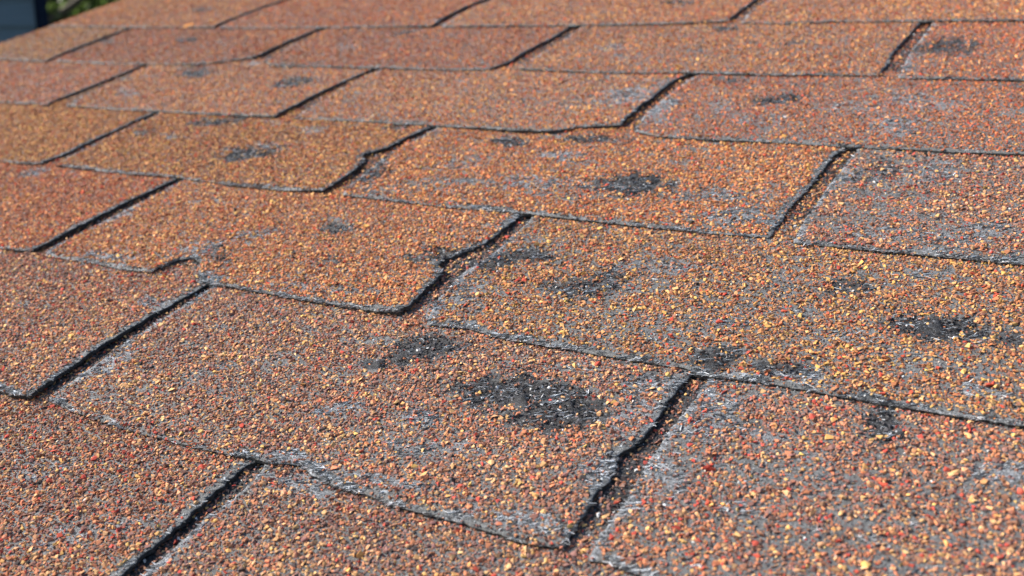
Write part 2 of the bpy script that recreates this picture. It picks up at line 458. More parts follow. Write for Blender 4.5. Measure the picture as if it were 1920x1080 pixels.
# ------------------------------------------------------------------ shingles
class Tab:
    """one tab: outline curves in roof coordinates plus its height field"""
    def __init__(s, j, i, curl=(0.4, 0.4), seed=0, bare=0.5, band=0.005, sag=0.0):
        s.j, s.i, s.curl, s.seed, s.bare, s.band, s.sag = j, i, curl, seed, bare, band, sag
        s.v0, s.v1 = j * E, (j + 1) * E
        def side(key, which):
            if key in SLOT:
                p = np.array([at_course(x, y, j) for x, y in SLOT[key][which]])
                p = p[np.argsort(p[:, 1])]
                return p[:, 1], p[:, 0]
            u = key[1] * P + (-0.004 if which == 0 else 0.004)
            return np.array([s.v0, s.v1]), np.array([u, u])
        s.Lv, s.Lu = side((j, i), 1)
        s.Rv, s.Ru = side((j, i + 1), 0)
        if s.Lu.min() < RAKE_U: s.Lu = np.maximum(s.Lu, RAKE_U)
        if (j, i) in LOW:
            p = np.array([at_course(x, y, j) for x, y in LOW[(j, i)]])
            p = p[np.argsort(p[:, 0])]
            # beyond the frame the edge runs on along the course
            off = p[0, 1] - s.v0; offr = p[-1, 1] - s.v0
            s.Bu = np.r_[p[0, 0] - 0.12, p[:, 0], p[-1, 0] + 0.12]
            s.Bv = np.r_[s.v0 + off * .6, p[:, 1], s.v0 + offr * .6]
        else:
            s.Bu = np.array([-9, 9.]); s.Bv = np.array([s.v0, s.v0])
        # the headlap runs to the middle of the cutouts
        s.Lh = max(i * P, RAKE_U); s.Rh = (i + 1) * P
    def left(s, v):
        return np.interp(v, s.Lv, s.Lu) + (fbm(v * 420, v * 0 + s.seed, 31, 3) - .5) * 0.0016
    def right(s, v):
        return np.interp(v, s.Rv, s.Ru) + (fbm(v * 420, v * 0 + s.seed, 47, 3) - .5) * 0.0022
    def low(s, u):
        return np.interp(u, s.Bu, s.Bv) + (fbm(u * 380, u * 0 + s.seed, 63, 3) - .5) * 0.0013
    def vtop(s, u):
        return 0 * u + s.v1 + 0.001
    def uv(s, a, t):
        """a 0..1 across, t 0..1 exposed, 1..2 headlap"""
        te = np.minimum(t, 1)
        ub = s.left(0 * a + s.v0) * (1 - a) + s.right(0 * a + s.v0) * a
        # two passes so the lower edge follows its own u
        v = s.v0 + (s.v1 - s.v0) * te
        for _ in range(2):
            l = s.left(v); r = s.right(v)
            u = l + (r - l) * a
            vb = s.low(np.where(te < 1, ub * (1 - te) + u * te, u))
            v = vb + (s.v1 - vb) * te
            ub = u
        l = s.left(v); r = s.right(v)
        k = sstep(1.0, 1.05, t)
        l = l * (1 - k) + s.Lh * k; r = r * (1 - k) + s.Rh * k
        u = l + (r - l) * a
        v = v + np.maximum(t - 1, 0) * E * 1.06
        return u, v
    def height(s, a, t, u, v, dents=None):
        w = T * (1 - (v - s.v0) / E)
        W = s.Rh - s.Lh
        dl = a * W; dr = (1 - a) * W
        fade = np.clip(1 - t, 0, 1) ** 0.7
        ex = np.clip(1.0 - t, 0, 1)
        w = w + fade * (s.curl[0] * 1e-3 * np.exp(-dl / 0.022) + s.curl[1] * 1e-3 * np.exp(-dr / 0.025)) * (0.6 + 0.8 * vn(v * 25, v * 0, s.seed + 3))
        w = w + ex * s.sag * 1e-3 * np.exp(-((a - .75) / .2) ** 2) * np.exp(-t / .3)
        w = w + sstep(0, .25, ex) * (fbm(u * 22, v * 30, s.seed + 1, 2) - 0.5) * 0.0011
        # worn, rounded lower lip and sides
        dlow = t * E
        w = w - 0.0012 * np.exp(-dlow / 0.0014) * (t < 1)
        w = w - 0.0004 * (np.exp(-dl / 0.0012) + np.exp(-dr / 0.0012)) * (t < 1)
        return w
    def masks(s, a, t, u, v):
        br, sc = spot_masks(u, v)
        exp = t < 1.1
        W = s.Rh - s.Lh
        dl = a * W; dr = (1 - a) * W; dlow = t * E
        # bare bands on the worn edges
        nb = fbm(u * 55, v * 55, s.seed + 7, 3)
        bl = s.band * np.clip(2.6 * nb - 0.70, 0.0, 1.5)
        low = (1 - sstep(0.6, 1.0, dlow / np.maximum(bl, 1e-5))) * exp
        sd = s.band * 1.0 * (nb * 1.9 - 0.35)
        sdr = s.band * 1.5 * (nb * 1.9 - 0.25)
        side = np.maximum((1 - sstep(0.5, 1.0, dl / np.maximum(sd, 1e-5))), (1 - sstep(0.5, 1.0, dr / np.maximum(sdr, 1e-5)))) * exp
        edge = np.maximum(low, side)
        # weathered patches drawn out along the course
        pt = fbm(u * 28 + s.seed, v * 75, 21, 4)
        pt2 = fbm(u * 110, v * 190, 27, 3)
        th = 0.80 - 0.28 * s.bare
        patch = sstep(th - .05, th + .06, pt * .62 + pt2 * .38)
        head = sstep(1.03, 1.15, t)
        if s.i > -2.4:
            fray_sunlit = (1 - sstep(0.4, 1.0, dl / (0.0045 * np.clip(2.2 * fbm(u * 70, v * 70, s.seed + 5, 2) - .4, .12, 1.4)))) * exp  # white frays, also painting the sun-facing left edge lighter
            sc = np.maximum(sc, fray_sunlit * .95)
        return br * exp, sc * exp, edge, patch * exp, head

def build_shingle(tb, mix, label, far=False, cover=1.0, group='worn granule covered shingles laid in staggered courses', head_cover=0.25):
    j, i = tb.j, tb.i
    base = Vector((tb.Lh, tb.v0, 0))
    ns, ne, nh = (130, 56, 10) if far else (260, 110, 12)
    a1 = np.linspace(0, 1, ns + 1)
    a1 = a1 - 0.35 / (2 * np.pi) * np.sin(2 * np.pi * a1) * 0.6      # closer rows near the edges
    t1 = np.r_[np.linspace(0, 1, ne + 1) ** 1.15, 1 + np.linspace(0, 1, nh + 1)[1:]]
    A, Tt = np.meshgrid(a1, t1)
    u, v = tb.uv(A, Tt)
    w = tb.height(A, Tt, u, v)
    br, sc, ed, pa, hd = tb.masks(A, Tt, u, v)
    # hail dents: dished, with broken rough floor
    w = w - br * 0.0007 + br * (fbm(u * 500, v * 500, 77, 2) - .5) * 0.0022 - 0.0008 * sstep(.55, .8, fbm(u * 150, v * 260, 79, 2)) * br
    for cc_, rr in CRATERS:
        du = (u - cc_[0]) * .86 + (v - cc_[1]) * .48; dv = -(u - cc_[0]) * .48 + (v - cc_[1]) * .86
        ext = np.exp(-(dv / (rr * 1.3)) ** 2)
        w = w + ext * np.where(du < 0, 0.0013 * np.exp(-(du / (rr * 1.7)) ** 2), -0.0014 * np.exp(-(du / rr) ** 2))
    w = w + np.maximum(sc, ed) * (fbm(u * 380, v * 380, 83, 2) - .5) * 0.0007
    nr, nc = A.shape
    top = np.stack([u, v, w], -1).reshape(-1, 3)
    th = 0.0019
    ring = np.r_[np.arange(nc), np.arange(1, nr) * nc + nc - 1, (nr - 1) * nc + np.arange(nc - 2, -1, -1), np.arange(nr - 2, 0, -1) * nc]
    mid = top[ring].copy(); bot = top[ring].copy()
    jit = (rng.random(len(ring)) - .5) * 0.0006
    mid[:, 2] -= th * 0.5; bot[:, 2] -= th
    mid[:, 0] += jit; mid[:, 1] += np.roll(jit, 5)
    n0 = len(top); n1 = len(ring)
    co = np.r_[top, mid, bot] - np.array(base)
    ii = np.arange(nr * nc).reshape(nr, nc)
    q = np.stack([ii[:-1, :-1], ii[:-1, 1:], ii[1:, 1:], ii[1:, :-1]], -1).reshape(-1, 4)
    r0 = ring; r1 = np.roll(ring, -1)
    k0 = n0 + np.arange(n1); k1 = np.roll(k0, -1)
    b0 = k0 + n1; b1 = k1 + n1
    s1 = np.stack([r0, k0, k1, r1], -1); s2 = np.stack([k0, b0, b1, k1], -1)
    quads = np.r_[q, s1, s2].astype(np.int32)
    mi = np.r_[np.zeros(len(q)), np.ones(2 * n1)]
    fl = lambda x: np.r_[x.ravel(), x.ravel()[ring], x.ravel()[ring]]
    bra = np.maximum(br, hd * 0.85); sca = np.maximum(sc, np.maximum(ed * .30 * sstep(.5, .75, fbm(u * 90, v * 90, 171, 2)) * 2, pa * 0.1))
    me = mesh_np('roof_shingle', co, quads=quads, mat_idx=mi, smooth=True, attrs={'bruise': fl(bra), 'scuff': fl(sca)})
    o = link('roof_shingle', me, [m_mat, m_edge])
    o.location = world(*base); o.rotation_euler = (PITCH, 0, 0)
    tag(o, label, 'shingle', group)

    # ---- granules
    sp = 0.00142 if not far else 0.00172
    na = int((tb.Rh - tb.Lh) / sp); nv = int(E * 2.0 / (sp * .87))
    ga, gt = np.meshgrid(np.arange(na), np.arange(nv))
    ga = (ga + 0.5 * (gt % 2) + rng.uniform(-.42, .42, ga.shape)) / na
    gt = (gt + 0.5 + rng.uniform(-.42, .42, gt.shape)) / nv * 2.0
    ga = ga.ravel(); gt = gt.ravel()
    k = (ga > 0.002) & (ga < 0.998)
    ga, gt = ga[k], gt[k]
    gu, gv = tb.uv(ga, gt)
    gw = tb.height(ga, gt, gu, gv)
    px, py, dz = to_px(gu, gv, gw)
    # the headlap is only bared in the cutouts of the course above
    near_slot = np.zeros(len(gu), bool)
    for ci in (i, i + .5, i + 1):
        key = (j + 1, ci)
        if key in SLOT:
            sl = np.array([at_course(x, y, j + 1) for x, y in SLOT[key][0]])
            sr = np.array([at_course(x, y, j + 1) for x, y in SLOT[key][1]])
            cu = (np.interp(gv, np.sort(sl[:, 1]), sl[np.argsort(sl[:, 1]), 0]) + np.interp(gv, np.sort(sr[:, 1]), sr[np.argsort(sr[:, 1]), 0])) / 2
            near_slot |= np.abs(gu - cu) < 0.014
    inside = (dz > .1) & (px > -160) & (px < 2080) & (py > -90) & (py < 1190)
    k = (inside & ((gt < 1.17) | near_slot)) | (gt < 1.04)
    ga, gt, gu, gv, gw = ga[k], gt[k], gu[k], gv[k], gw[k]
    br, sc, ed, pa, hd = tb.masks(ga, gt, gu, gv)
    gw = gw - br * 0.0007
    bank = np.exp(-((gt - 1.0) / .016) ** 2) * sstep(.42, .62, fbm(gu * 30, gv * 10, 201 + tb.seed, 3))
    gw = gw + bank * rng.uniform(.2, 1.3, len(gw)) * .001
    clump = fbm(gu * 330, gv * 330, 91 + tb.seed, 2)
    keep = cover * (0.97 - 0.50 * tb.bare * sstep(.46, .66, clump))
    keep = keep * (1 - 0.58 * pa) * (1 - 0.93 * ed) * (1 - 0.76 * np.clip(sc * 1.15, 0, 1)) * (1 - 0.90 * np.clip(br * 1.15, 0, 1))
    keep = np.where(hd > .5, head_cover, keep)
    kk = rng.random(len(gu)) < keep
    crumb = (~kk) & (rng.random(len(gu)) < 0.62 * np.clip(br * 1.2, 0, 1))   # black asphalt crumbs in the bruises
    dust = (~kk) & (~crumb) & (rng.random(len(gu)) < 0.62 * np.clip(sc + ed + pa * .8, 0, 1))
    dark_head = (~kk) & (hd > .5) & (rng.random(len(gu)) < .6)
    crumb |= dark_head
    tint = (1 + .07 * np.sin(tb.seed * 1.7)) * np.array([1.0 + (.05 if mix in ('rust', 'warm') else 0), 1.0 - (.06 if mix == 'rust' else 0), 1.0 - (.16 if mix == 'rust' else (.10 if mix in ('warm', 'gold', 'tan') else 0))])
    def col_for(n, cu, cv):
        pr_ = np.array(MIX[mix]); pr_ = pr_ / pr_.sum()
        idx = rng.choice(len(PAL), n, p=pr_)
        # red and ochre granules sit in loose drifts
        swap = (rng.random(n) < sstep(.55, .8, fbm(cu * 40, cv * 40, 113, 3)) * .35)
        idx = np.where(swap & (idx < 2), 3, idx)
        swap = (rng.random(n) < sstep(.52, .8, fbm(cu * 26, cv * 26, 131, 3)) * .35)
        idx = np.where(swap & (idx < 2), 2, idx)
        hi = np.clip((j - .5) / 3.0, 0, 1) if mix != 'red' else .2
        c = (PAL[idx] * (1 - hi) + PAL_HI[idx] * hi) * tint * rng.lognormal(0, 0.18, (n, 1)) * rng.lognormal(0, 0.05, (n, 3))
        return np.clip(c, 0.004, 0.92), idx
    gc, ix = col_for(kk.sum(), gu[kk], gv[kk])
    size = np.clip(rng.lognormal(math.log(0.00163), 0.30, kk.sum()), .0011, .0034)
    size = np.where((ix == 2) | (ix == 4) | (ix == 5), size * 1.12, size)
    size = np.where(ix == 7, size * .6, size)
    pos = np.c_[gu[kk], gv[kk], gw[kk] + size * rng.uniform(.0, .24, kk.sum())] - np.array(base)
    cs = np.clip(rng.lognormal(math.log(0.0013), 0.3, crumb.sum()), .0006, .0026)
    cc = np.repeat(s2l((54, 54, 57))[None], crumb.sum(), 0) * rng.lognormal(0, .75, (crumb.sum(), 1))
    cc = np.where(rng.random((crumb.sum(), 1)) < .05, .6, cc)  # a few crumbs coloured bright to imitate glints in the bruises
    nd = dust.sum()
    ds = np.clip(rng.lognormal(math.log(0.0008), 0.35, nd), .0004, .0016)
    dc = np.repeat(s2l((104, 107, 109))[None], nd, 0) * rng.lognormal(0, .7, (nd, 1))
    dc = np.where(rng.random((nd, 1)) < .12, PAL[rng.integers(0, 4, nd)], dc)
    dpos = np.c_[gu[dust], gv[dust], gw[dust] + ds * .2] - np.array(base)
    # fines: small chips pressed in between the larger ones
    fi = np.nonzero((rng.random(len(gu)) < .62 * (1 - br) * (1 - np.maximum(ed, sc) * .8) * (1 - pa * .5)) & (hd < .5))[0]
    nf = len(fi)
    fs = np.clip(rng.lognormal(math.log(0.00096), 0.25, nf), .0006, .0015)
    fd = rng.uniform(-.0009, .0009, (nf, 2))
    fpos = np.c_[gu[fi] + fd[:, 0], gv[fi] + fd[:, 1], gw[fi] + fs * .15] - np.array(base)
    fc_, _ = col_for(nf, gu[fi], gv[fi]); fc_ = fc_ * .82
    ok = (fd[:, 0] + gu[fi] > tb.left(gv[fi]) + .001) & (fd[:, 0] + gu[fi] < tb.right(gv[fi]) - .001)
    fpos, fs, fc_ = fpos[ok], fs[ok], fc_[ok]
    dpos = np.r_[dpos, fpos]; ds = np.r_[ds, fs]; dc = np.r_[dc, fc_]
    cpos = np.c_[gu[crumb], gv[crumb], gw[crumb] + cs * .18] - np.array(base)
    if len(pos):
        gr = scatter_rocks('granules', np.r_[pos, cpos, dpos], np.r_[size, cs, ds], np.clip(np.r_[gc, cc, dc], .003, .9), m_gran, o, far)
        gr['kind'] = 'stuff'

    # ---- lifted glass fibres on bruises, scuffs and worn edges
    n = 46000 if not far else 16000
    fa = rng.random(n); ft = rng.random(n) ** 1.3
    fu, fv = tb.uv(fa, ft)
    px, py, dz = to_px(fu, fv, 0)
    k = (dz > .1) & (px > -60) & (px < 1980) & (py > -30) & (py < 1120)
    fa, ft, fu, fv = fa[k], ft[k], fu[k], fv[k]
    if len(fa):
        br, sc, ed, pa, hd = tb.masks(fa, ft, fu, fv)
        pr_ = np.clip(.30 * br + .85 * sc + .60 * ed + .10 * pa, 0, 1) * sstep(.35, .62, fbm(fu * 130, fv * 240, 151, 2))
        k = rng.random(len(fa)) < pr_
        fa, ft, fu, fv, br = fa[k], ft[k], fu[k], fv[k], br[k]
        n = len(fa)
        if n > 4:
            fw = tb.height(fa, ft, fu, fv) + 0.00025 - br * .0005
            ang = rng.normal(0.42, 0.36, n)
            ln = rng.uniform(.0012, .0050, n)
            rad = rng.uniform(.00008, .00019, n) * (1.5 if far else 1) * np.where(rng.random(n) < .12, 2.4, 1)
            d = np.c_[np.cos(ang), np.sin(ang), rng.normal(0.02, .10, n)]
            side = np.c_[-np.sin(ang), np.cos(ang), 0 * ang]
            c0 = np.c_[fu, fv, fw] - np.array(base)
            V = []
            bend = rng.normal(0, .12, n)
            for q_ in (-1, 0, 1):
                cen = c0 + d * (q_ * ln / 2)[:, None] + side * ((q_ * q_) * bend * ln)[:, None]
                for h_ in range(3):
                    an = h_ * 2 * math.pi / 3
                    r_ = rad * (1 if q_ == 0 else .6)
                    V.append(cen + side * (math.cos(an) * r_)[:, None] + np.array([0, 0, 1]) * (math.sin(an) * r_)[:, None])
            V = np.stack(V, 1).reshape(-1, 3)
            f9 = []
            for ring_ in (0, 3):
                for h_ in range(3):
                    f9.append((ring_ + h_, ring_ + (h_ + 1) % 3, ring_ + 3 + (h_ + 1) % 3, ring_ + 3 + h_))
            Q = (np.array(f9)[None] + (np.arange(n) * 9)[:, None, None]).reshape(-1, 4).astype(np.int32)
            fo = link('glass_fibres', mesh_np('glass_fibres', V, quads=Q), m_fib, o)
            fo['kind'] = 'stuff'
    return o

G = None
S = [  # course, index, colour mix, bare, curl(l, r), band mm, sag, far, label
 (-1, 0, 'brown', .3, (.2, .2), 4, 0, False, 'shingle showing only as gritty black strip inside the widest slot at bottom left'),
 (0, -.5, 'red', .42, (.2, 1.4), 5, 0, False, 'reddish shingle filling bottom left corner, its right edge bare grey beside the slot'),
 (0, .5, 'brown', .45, (.1, .3), 5, 0, False, 'brown shingle cut off at bottom middle, pale frayed scuff at its top left'),
 (1, -1, 'red', .38, (.2, 2.2), 5, 0, False, 'brownish shingle at left picture edge, directly above the bottom left corner shingle'),
 (1, 0, 'brown', .62, (.1, .3), 6, 0, False, 'large brown shingle, lower middle, with twin black hail bruises and torn right edge'),
 (1, 1, 'red', .85, (.2, .4), 6, 0, False, 'red and tan speckled shingle filling bottom right corner, small black bruise near its top'),
 (2, -1.5, 'rust', .25, (.2, 1.9), 4, 0, False, 'rusty red shingle at left edge with a pale curved scuff, above a long black slot'),
 (2, -.5, 'warm', .45, (.1, 2.2), 5, 0, False, 'orange brown shingle with a piece broken out of its lower left edge'),
 (2, .5, 'gold', .80, (.1, .4), 6.5, 0, False, 'yellow speckled shingle with a black crater bruise near the right picture edge'),
 (3, -2, 'tan', .18, (.2, .5), 3, 0, False, 'plain tan unbruised shingle at left edge, left of the golden shingle'),
 (3, -1, 'gold', .35, (.1, 1.8), 4, 0, False, 'golden shingle with a long flat grey bruise and a chipped right side'),
 (3, 0, 'warm', .7, (.2, -.5), 5, 0, False, 'orange shingle, upper middle, with large black bruise and pale streaks beside it'),
 (3, 1, 'red', .95, (.2, .4), 6.5, 0, False, 'red speckled shingle cut off by right picture edge, grey bare bands, no bruise'),
 (4, -2.5, 'rust', .15, (.2, .4), 2.5, 0, True, 'plain reddish shingle at left edge, second course below the dark blue wall'),
 (4, -1.5, 'warm', .28, (.1, .9), 3, 0, True, 'orange shingle with two thin black dashes of bruising, in the upper left'),
 (4, -.5, 'warm', .35, (.1, 1.2), 3.5, 1.2, True, 'unbruised orange shingle whose lower edge sags and curls up at its right corner'),
 (4, .5, 'rust', .5, (.2, .3), 4, 0, True, 'wide orange shingle with white frayed left corner and a slanted grey bruise'),
 (5, -3, 'tan', .12, (0, .3), 2, 0, True, 'narrow pale tan shingle at the roof edge just below the dark blue wall'),
 (5, -2, 'rust', .25, (.1, 1.0), 2.5, 0, True, 'far red shingle with a small flat bruise, orange lichen dot at its top edge'),
 (5, -1, 'rust', .3, (.1, .8), 3, 0, True, 'far red brown shingle between two slanted black slots, grey dash at its top'),
 (5, 0, 'warm', .35, (.2, -.6), 3, 0, True, 'far orange shingle, small black dash at top right, left of a grit filled gap'),
 (5, 1, 'rust', .4, (.3, .3), 3, 0, True, 'far orange shingle near upper right corner, dark smudge right beside the gritty gap'),
 (6, -2.5, 'warm', .12, (0, .5), 2, 0, True, 'topmost shingle on the left, lying against the green trees at the roof edge'),
 (6, -1.5, 'rust', .2, (.1, .8), 2, 0, True, 'second topmost shingle from the roof edge, plain and strongly out of focus'),
 (6, -.5, 'warm', .25, (.1, .8), 2.5, 0, True, 'topmost shingle in the middle with a thin black dash near the top picture edge'),
 (6, .5, 'warm', .3, (.1, .3), 2.5, 0, True, 'topmost shingle on the right, plain, running to the top right corner'),
]
built = set()
for n_, (j, i, mx_, ba, cu, bd, sg, fr, lb) in enumerate(S):
    tb = Tab(j, i, cu, seed=10 + n_ * 7, bare=ba, band=bd * (.5e-3 if fr else .85e-3), sag=sg)
    build_shingle(tb, mx_, lb, fr, head_cover=.46)
    built.add((j, i))

# a spot of orange lichen on the far course line
def lichen():
    c = at_course(356, 51, 5)
    bm = bmesh.new()
    bmesh.ops.create_icosphere(bm, subdivisions=3, radius=0.0062)
    for v_ in bm.verts:
        n_ = fbm(np.array([v_.co.x * 500 + 9]), np.array([v_.co.y * 500 + v_.co.z * 300]), 3, 2)[0]
        v_.co *= 0.7 + 0.6 * n_
        v_.co.z *= 0.28
    me = bpy.data.meshes.new('lichen_spot'); bm.to_mesh(me); bm.free()
    m, g, b = mat('orange_lichen')
    tc = nn(g, 'ShaderNodeTexCoord').outputs['Object']
    g.links.new(ramp(g, tex_noise(g, tc, 600), [(0.3, (0.45, 0.16, 0.02)), (0.7, (0.75, 0.32, 0.05))]), b.inputs['Base Color'])
    b.inputs['Roughness'].default_value = 0.9
    o = link('lichen_spot', me, m)
    o.location = world(c[0], c[1], 0.0018); o.rotation_euler = (PITCH, 0, 0)
    tag(o, 'small bright orange lichen spot on the far course line', 'lichen')
lichen()

# ------------------------------------------------------------------ the house under the shingles
def simple_mat(name, c0, c1, scale, rough=0.7, bmp=0.0, stretch=(1, 1, 1)):
    m, g, b = mat(name)
    tc = nn(g, 'ShaderNodeTexCoord').outputs['Object']
    f = tex_noise(g, mapping(g, tc, stretch), scale, 4, 0.6)
    g.links.new(ramp(g, f, [(0.35, c0), (0.65, c1)]), b.inputs['Base Color'])
    b.inputs['Roughness'].default_value = rough
    if bmp: bump(g, f, bmp, 0.02, b)
    return m

def box_bm(bm, x0, x1, y0, y1, z0, z1, bev=0.0):
    r = bmesh.ops.create_cube(bm, size=1)
    for v_ in r['verts']:
        v_.co = Vector(((x0 + x1) / 2 + v_.co.x * (x1 - x0), (y0 + y1) / 2 + v_.co.y * (y1 - y0), (z0 + z1) / 2 + v_.co.z * (z1 - z0)))
    if bev:
        es = list({e for v_ in r['verts'] for e in v_.link_edges})
        bmesh.ops.bevel(bm, geom=es, offset=bev, segments=2, affect='EDGES')

def part(name, boxes, m, parent, bev=0.0):
    bm = bmesh.new()
    for b_ in boxes: box_bm(bm, *b_, bev=bev)
    me = bpy.data.meshes.new(name); bm.to_mesh(me); bm.free()
    return link(name, me, m, parent)

house = empty('house', (RAKE_U, 0, 0))
tag(house, 'house under the worn shingles, its sloping roof edge cutting the upper left corner', 'house')
V_EAVE, V_RIDGE, U_END = -0.9, 2.9, 5.5
def roof_part(name, boxes, m, bev=0.0):
    o = part(name, boxes, m, house, bev)
    o.location = (-RAKE_U, 0, EAVE_Z); o.rotation_euler = (PITCH, 0, 0)
    return o
m_deck = simple_mat('plywood_deck', (0.12, 0.08, 0.05), (0.22, 0.16, 0.10), 30, 0.85)
m_trim = simple_mat('dark_roof_trim', (0.05, 0.05, 0.055), (0.08, 0.08, 0.085), 40, 0.5)
roof_part('roof_deck', [(RAKE_U + .012, U_END, V_EAVE, V_RIDGE, -0.022, -0.0072)], m_deck)
roof_part('rake_board', [(RAKE_U + .002, RAKE_U + .0115, V_EAVE, V_RIDGE, -0.16, -0.0075)], m_trim, .001)
roof_part('fascia', [(RAKE_U + .013, U_END, V_EAVE - .02, V_EAVE - .001, -0.16, -0.0085)], m_trim, .001)
m_wallc = simple_mat('house_wall_paint', (0.40, 0.37, 0.32), (0.47, 0.44, 0.39), 8, 0.8)
c1_, c2_ = world(0, V_EAVE + .5), world(0, V_RIDGE)
part('wall', [(.35, U_END - RAKE_U - .2, c1_.y, 2 * c2_.y - c1_.y, 0, c1_.z - .30)], m_wallc, house)
# far slope of the roof
bs = part('back_roof_slope', [(0, U_END - RAKE_U, 0, 3.8, -0.022, -0.004)], m_deck, house)
bs.location = Vector((0, world(0, V_RIDGE).y, world(0, V_RIDGE).z)); bs.rotation_euler = (-PITCH, 0, 0)

# the rest of the shingled surface, outside the picture: plain courses with granule-coloured finish
m_field, g, b = mat('granule_surface')
tc = nn(g, 'ShaderNodeTexCoord').outputs['Object']
vo = nn(g, 'ShaderNodeTexVoronoi'); vo.inputs['Scale'].default_value = 520
g.links.new(tc, vo.inputs['Vector'])
sep = nn(g, 'ShaderNodeSeparateColor'); g.links.new(vo.outputs['Color'], sep.inputs[0])
cr = ramp(g, sep.outputs[0], [(0.0, tuple(PAL[0])), (0.3, tuple(PAL[1])), (0.5, tuple(PAL[3])), (0.66, tuple(PAL[2])), (0.84, tuple(PAL[5])), (0.93, tuple(PAL[4]))])
cr.node.color_ramp.interpolation = 'CONSTANT'
sh_ = tex_noise(g, tc, 900, 2, .8)
cr = mixc(g, ramp(g, sh_, [(0.42, (.95, .95, .95)), (0.60, (.15, .15, .15))]), cr, (0.035, 0.024, 0.02))
g.links.new(mixc(g, ramp(g, tex_noise(g, tc, 70, 4), [(0.56, (0, 0, 0)), (0.66, (.5, .5, .5))]), cr, (0.07, 0.072, 0.072)), b.inputs['Base Color'])
b.inputs['Roughness'].default_value = 0.75
bump(g, vo.outputs['Distance'], 1.0, 0.0015, b)
co, qd = [], []
for j in range(int(V_EAVE / E) , int(V_RIDGE / E) + 1):
    i = -3.0 + (0.5 if j % 2 == 0 else 0)
    while i * P < U_END:
        if (j, i) not in built and j * E > V_EAVE and (j + 1) * E < V_RIDGE + .05 and (i + 1) * P > RAKE_U + .02:
            u0 = max(i * P + .004, RAKE_U); u1 = (i + 1) * P - .004
            h0 = max(i * P, RAKE_U); h1 = (i + 1) * P
            n0 = len(co)
            v0, v1 = j * E, (j + 1) * E + .001
            z0, z1 = T - .0001, -.0001
            co += [(u0, v0, z0), (u1, v0, z0), (u1, v1, z1), (u0, v1, z1),
                   (u0, v0, z0 - .0019), (u1, v0, z0 - .0019), (u1, v1, z1 - .0019), (u0, v1, z1 - .0019)]
            qd += [(n0, n0+1, n0+2, n0+3), (n0+4, n0+5, n0+1, n0), (n0+5, n0+6, n0+2, n0+1), (n0+7, n0+4, n0, n0+3)]
            n0 = len(co)
            v2 = v1 + E * 1.05
            co += [(h0, v1, z1), (h1, v1, z1), (h1, v2, z1 - T * 1.05), (h0, v2, z1 - T * 1.05)]
            qd += [(n0, n0+1, n0+2, n0+3)]
        i += 1
fo = link('shingle_surface', mesh_np('shingle_surface', np.array(co), quads=np.array(qd, np.int32)), m_field, house)
fo.location = (-RAKE_U, 0, EAVE_Z); fo.rotation_euler = (PITCH, 0, 0)

# ------------------------------------------------------------------ lawn
m_lawn = simple_mat('lawn_grass', (0.035, 0.065, 0.02), (0.07, 0.11, 0.035), 1.2, 0.95, 0.3)
lawn = part('ground', [(-400, 400, -400, 400, -0.2, 0)], m_lawn, None)
tag(lawn, kind='structure')

# ------------------------------------------------------------------ neighbouring house
def ray(px, py):
    d = CR.T @ np.array([(px - 960) / CF, (py - 540) / CF, 1.0])
    return (M3 @ Vector(d)).normalized()
CW = world(*CC)
d = ray(85, 60); hd = Vector((d.x, d.y, 0)).normalized()
corner = Vector((CW.x, CW.y, 0)) + hd * 7.0
rz = math.atan2(hd.y, hd.x) - math.pi / 2 + math.radians(6)
nb = empty('neighbour_house', corner, rz)
tag(nb, 'dark slate blue house wall with a navy corner board behind the roof edge', 'house')
m_sid, g, b = mat('slate_blue_siding')
tc = nn(g, 'ShaderNodeTexCoord').outputs['Object']
g.links.new(ramp(g, tex_noise(g, mapping(g, tc, (2, 2, 20)), 3, 4), [(0.3, (0.045, 0.075, 0.105)), (0.7, (0.06, 0.095, 0.13))]), b.inputs['Base Color'])
b.inputs['Roughness'].default_value = 0.7
m_navy = simple_mat('navy_trim_paint', (0.003, 0.006, 0.016), (0.005, 0.009, 0.022), 20, 0.9)
m_navy.node_tree.nodes['Principled BSDF'].inputs['Specular IOR Level'].default_value = 0.1
WH = 6.2
# lap siding: sloped boards in one wall mesh
bm = bmesh.new()
def lap(x0, y0, x1, y1, z0, z1, n):
    dx, dy = x1 - x0, y1 - y0; ll = math.hypot(dx, dy); ox, oy = dy / ll, -dx / ll
    for k in range(n):
        za = z0 + (z1 - z0) * k / n; zb = z0 + (z1 - z0) * (k + 1) / n
        a = [bm.verts.new((x0 + ox * .018, y0 + oy * .018, za)), bm.verts.new((x1 + ox * .018, y1 + oy * .018, za)),
             bm.verts.new((x1, y1, zb)), bm.verts.new((x0, y0, zb))]
        bm.faces.new(a)
        c = [bm.verts.new((x0, y0, za)), bm.verts.new((x1, y1, za))]
        bm.faces.new((c[0], c[1], a[1], a[0]))
lap(-8, 0, -.05, 0, 0, WH, 40)
lap(0, .05, 0, 6, 0, WH, 40)
lap(0, 6, -8, 6, 0, WH, 40)
lap(-8, 6, -8, 0, 0, WH, 40)
me = bpy.data.meshes.new('wall'); bm.to_mesh(me); bm.free()
link('wall', me, m_sid, nb)
part('corner_board', [(-.045, .020, -.025, .055, 0, WH)], m_navy, nb, .004)
bm = bmesh.new()
pr_ = [(-8.4, -.4, WH), (.4, -.4, WH), (.4, 6.4, WH), (-8.4, 6.4, WH), (-8.4, 3, WH + 2.2), (.4, 3, WH + 2.2)]
vs = [bm.verts.new(p_) for p_ in pr_]
for f_ in ((0, 1, 5, 4), (2, 3, 4, 5), (1, 2, 5), (3, 0, 4), (3, 2, 1, 0)): bm.faces.new([vs[q_] for q_ in f_])
me = bpy.data.meshes.new('roof'); bm.to_mesh(me); bm.free()
link('roof', me, m_field, nb)
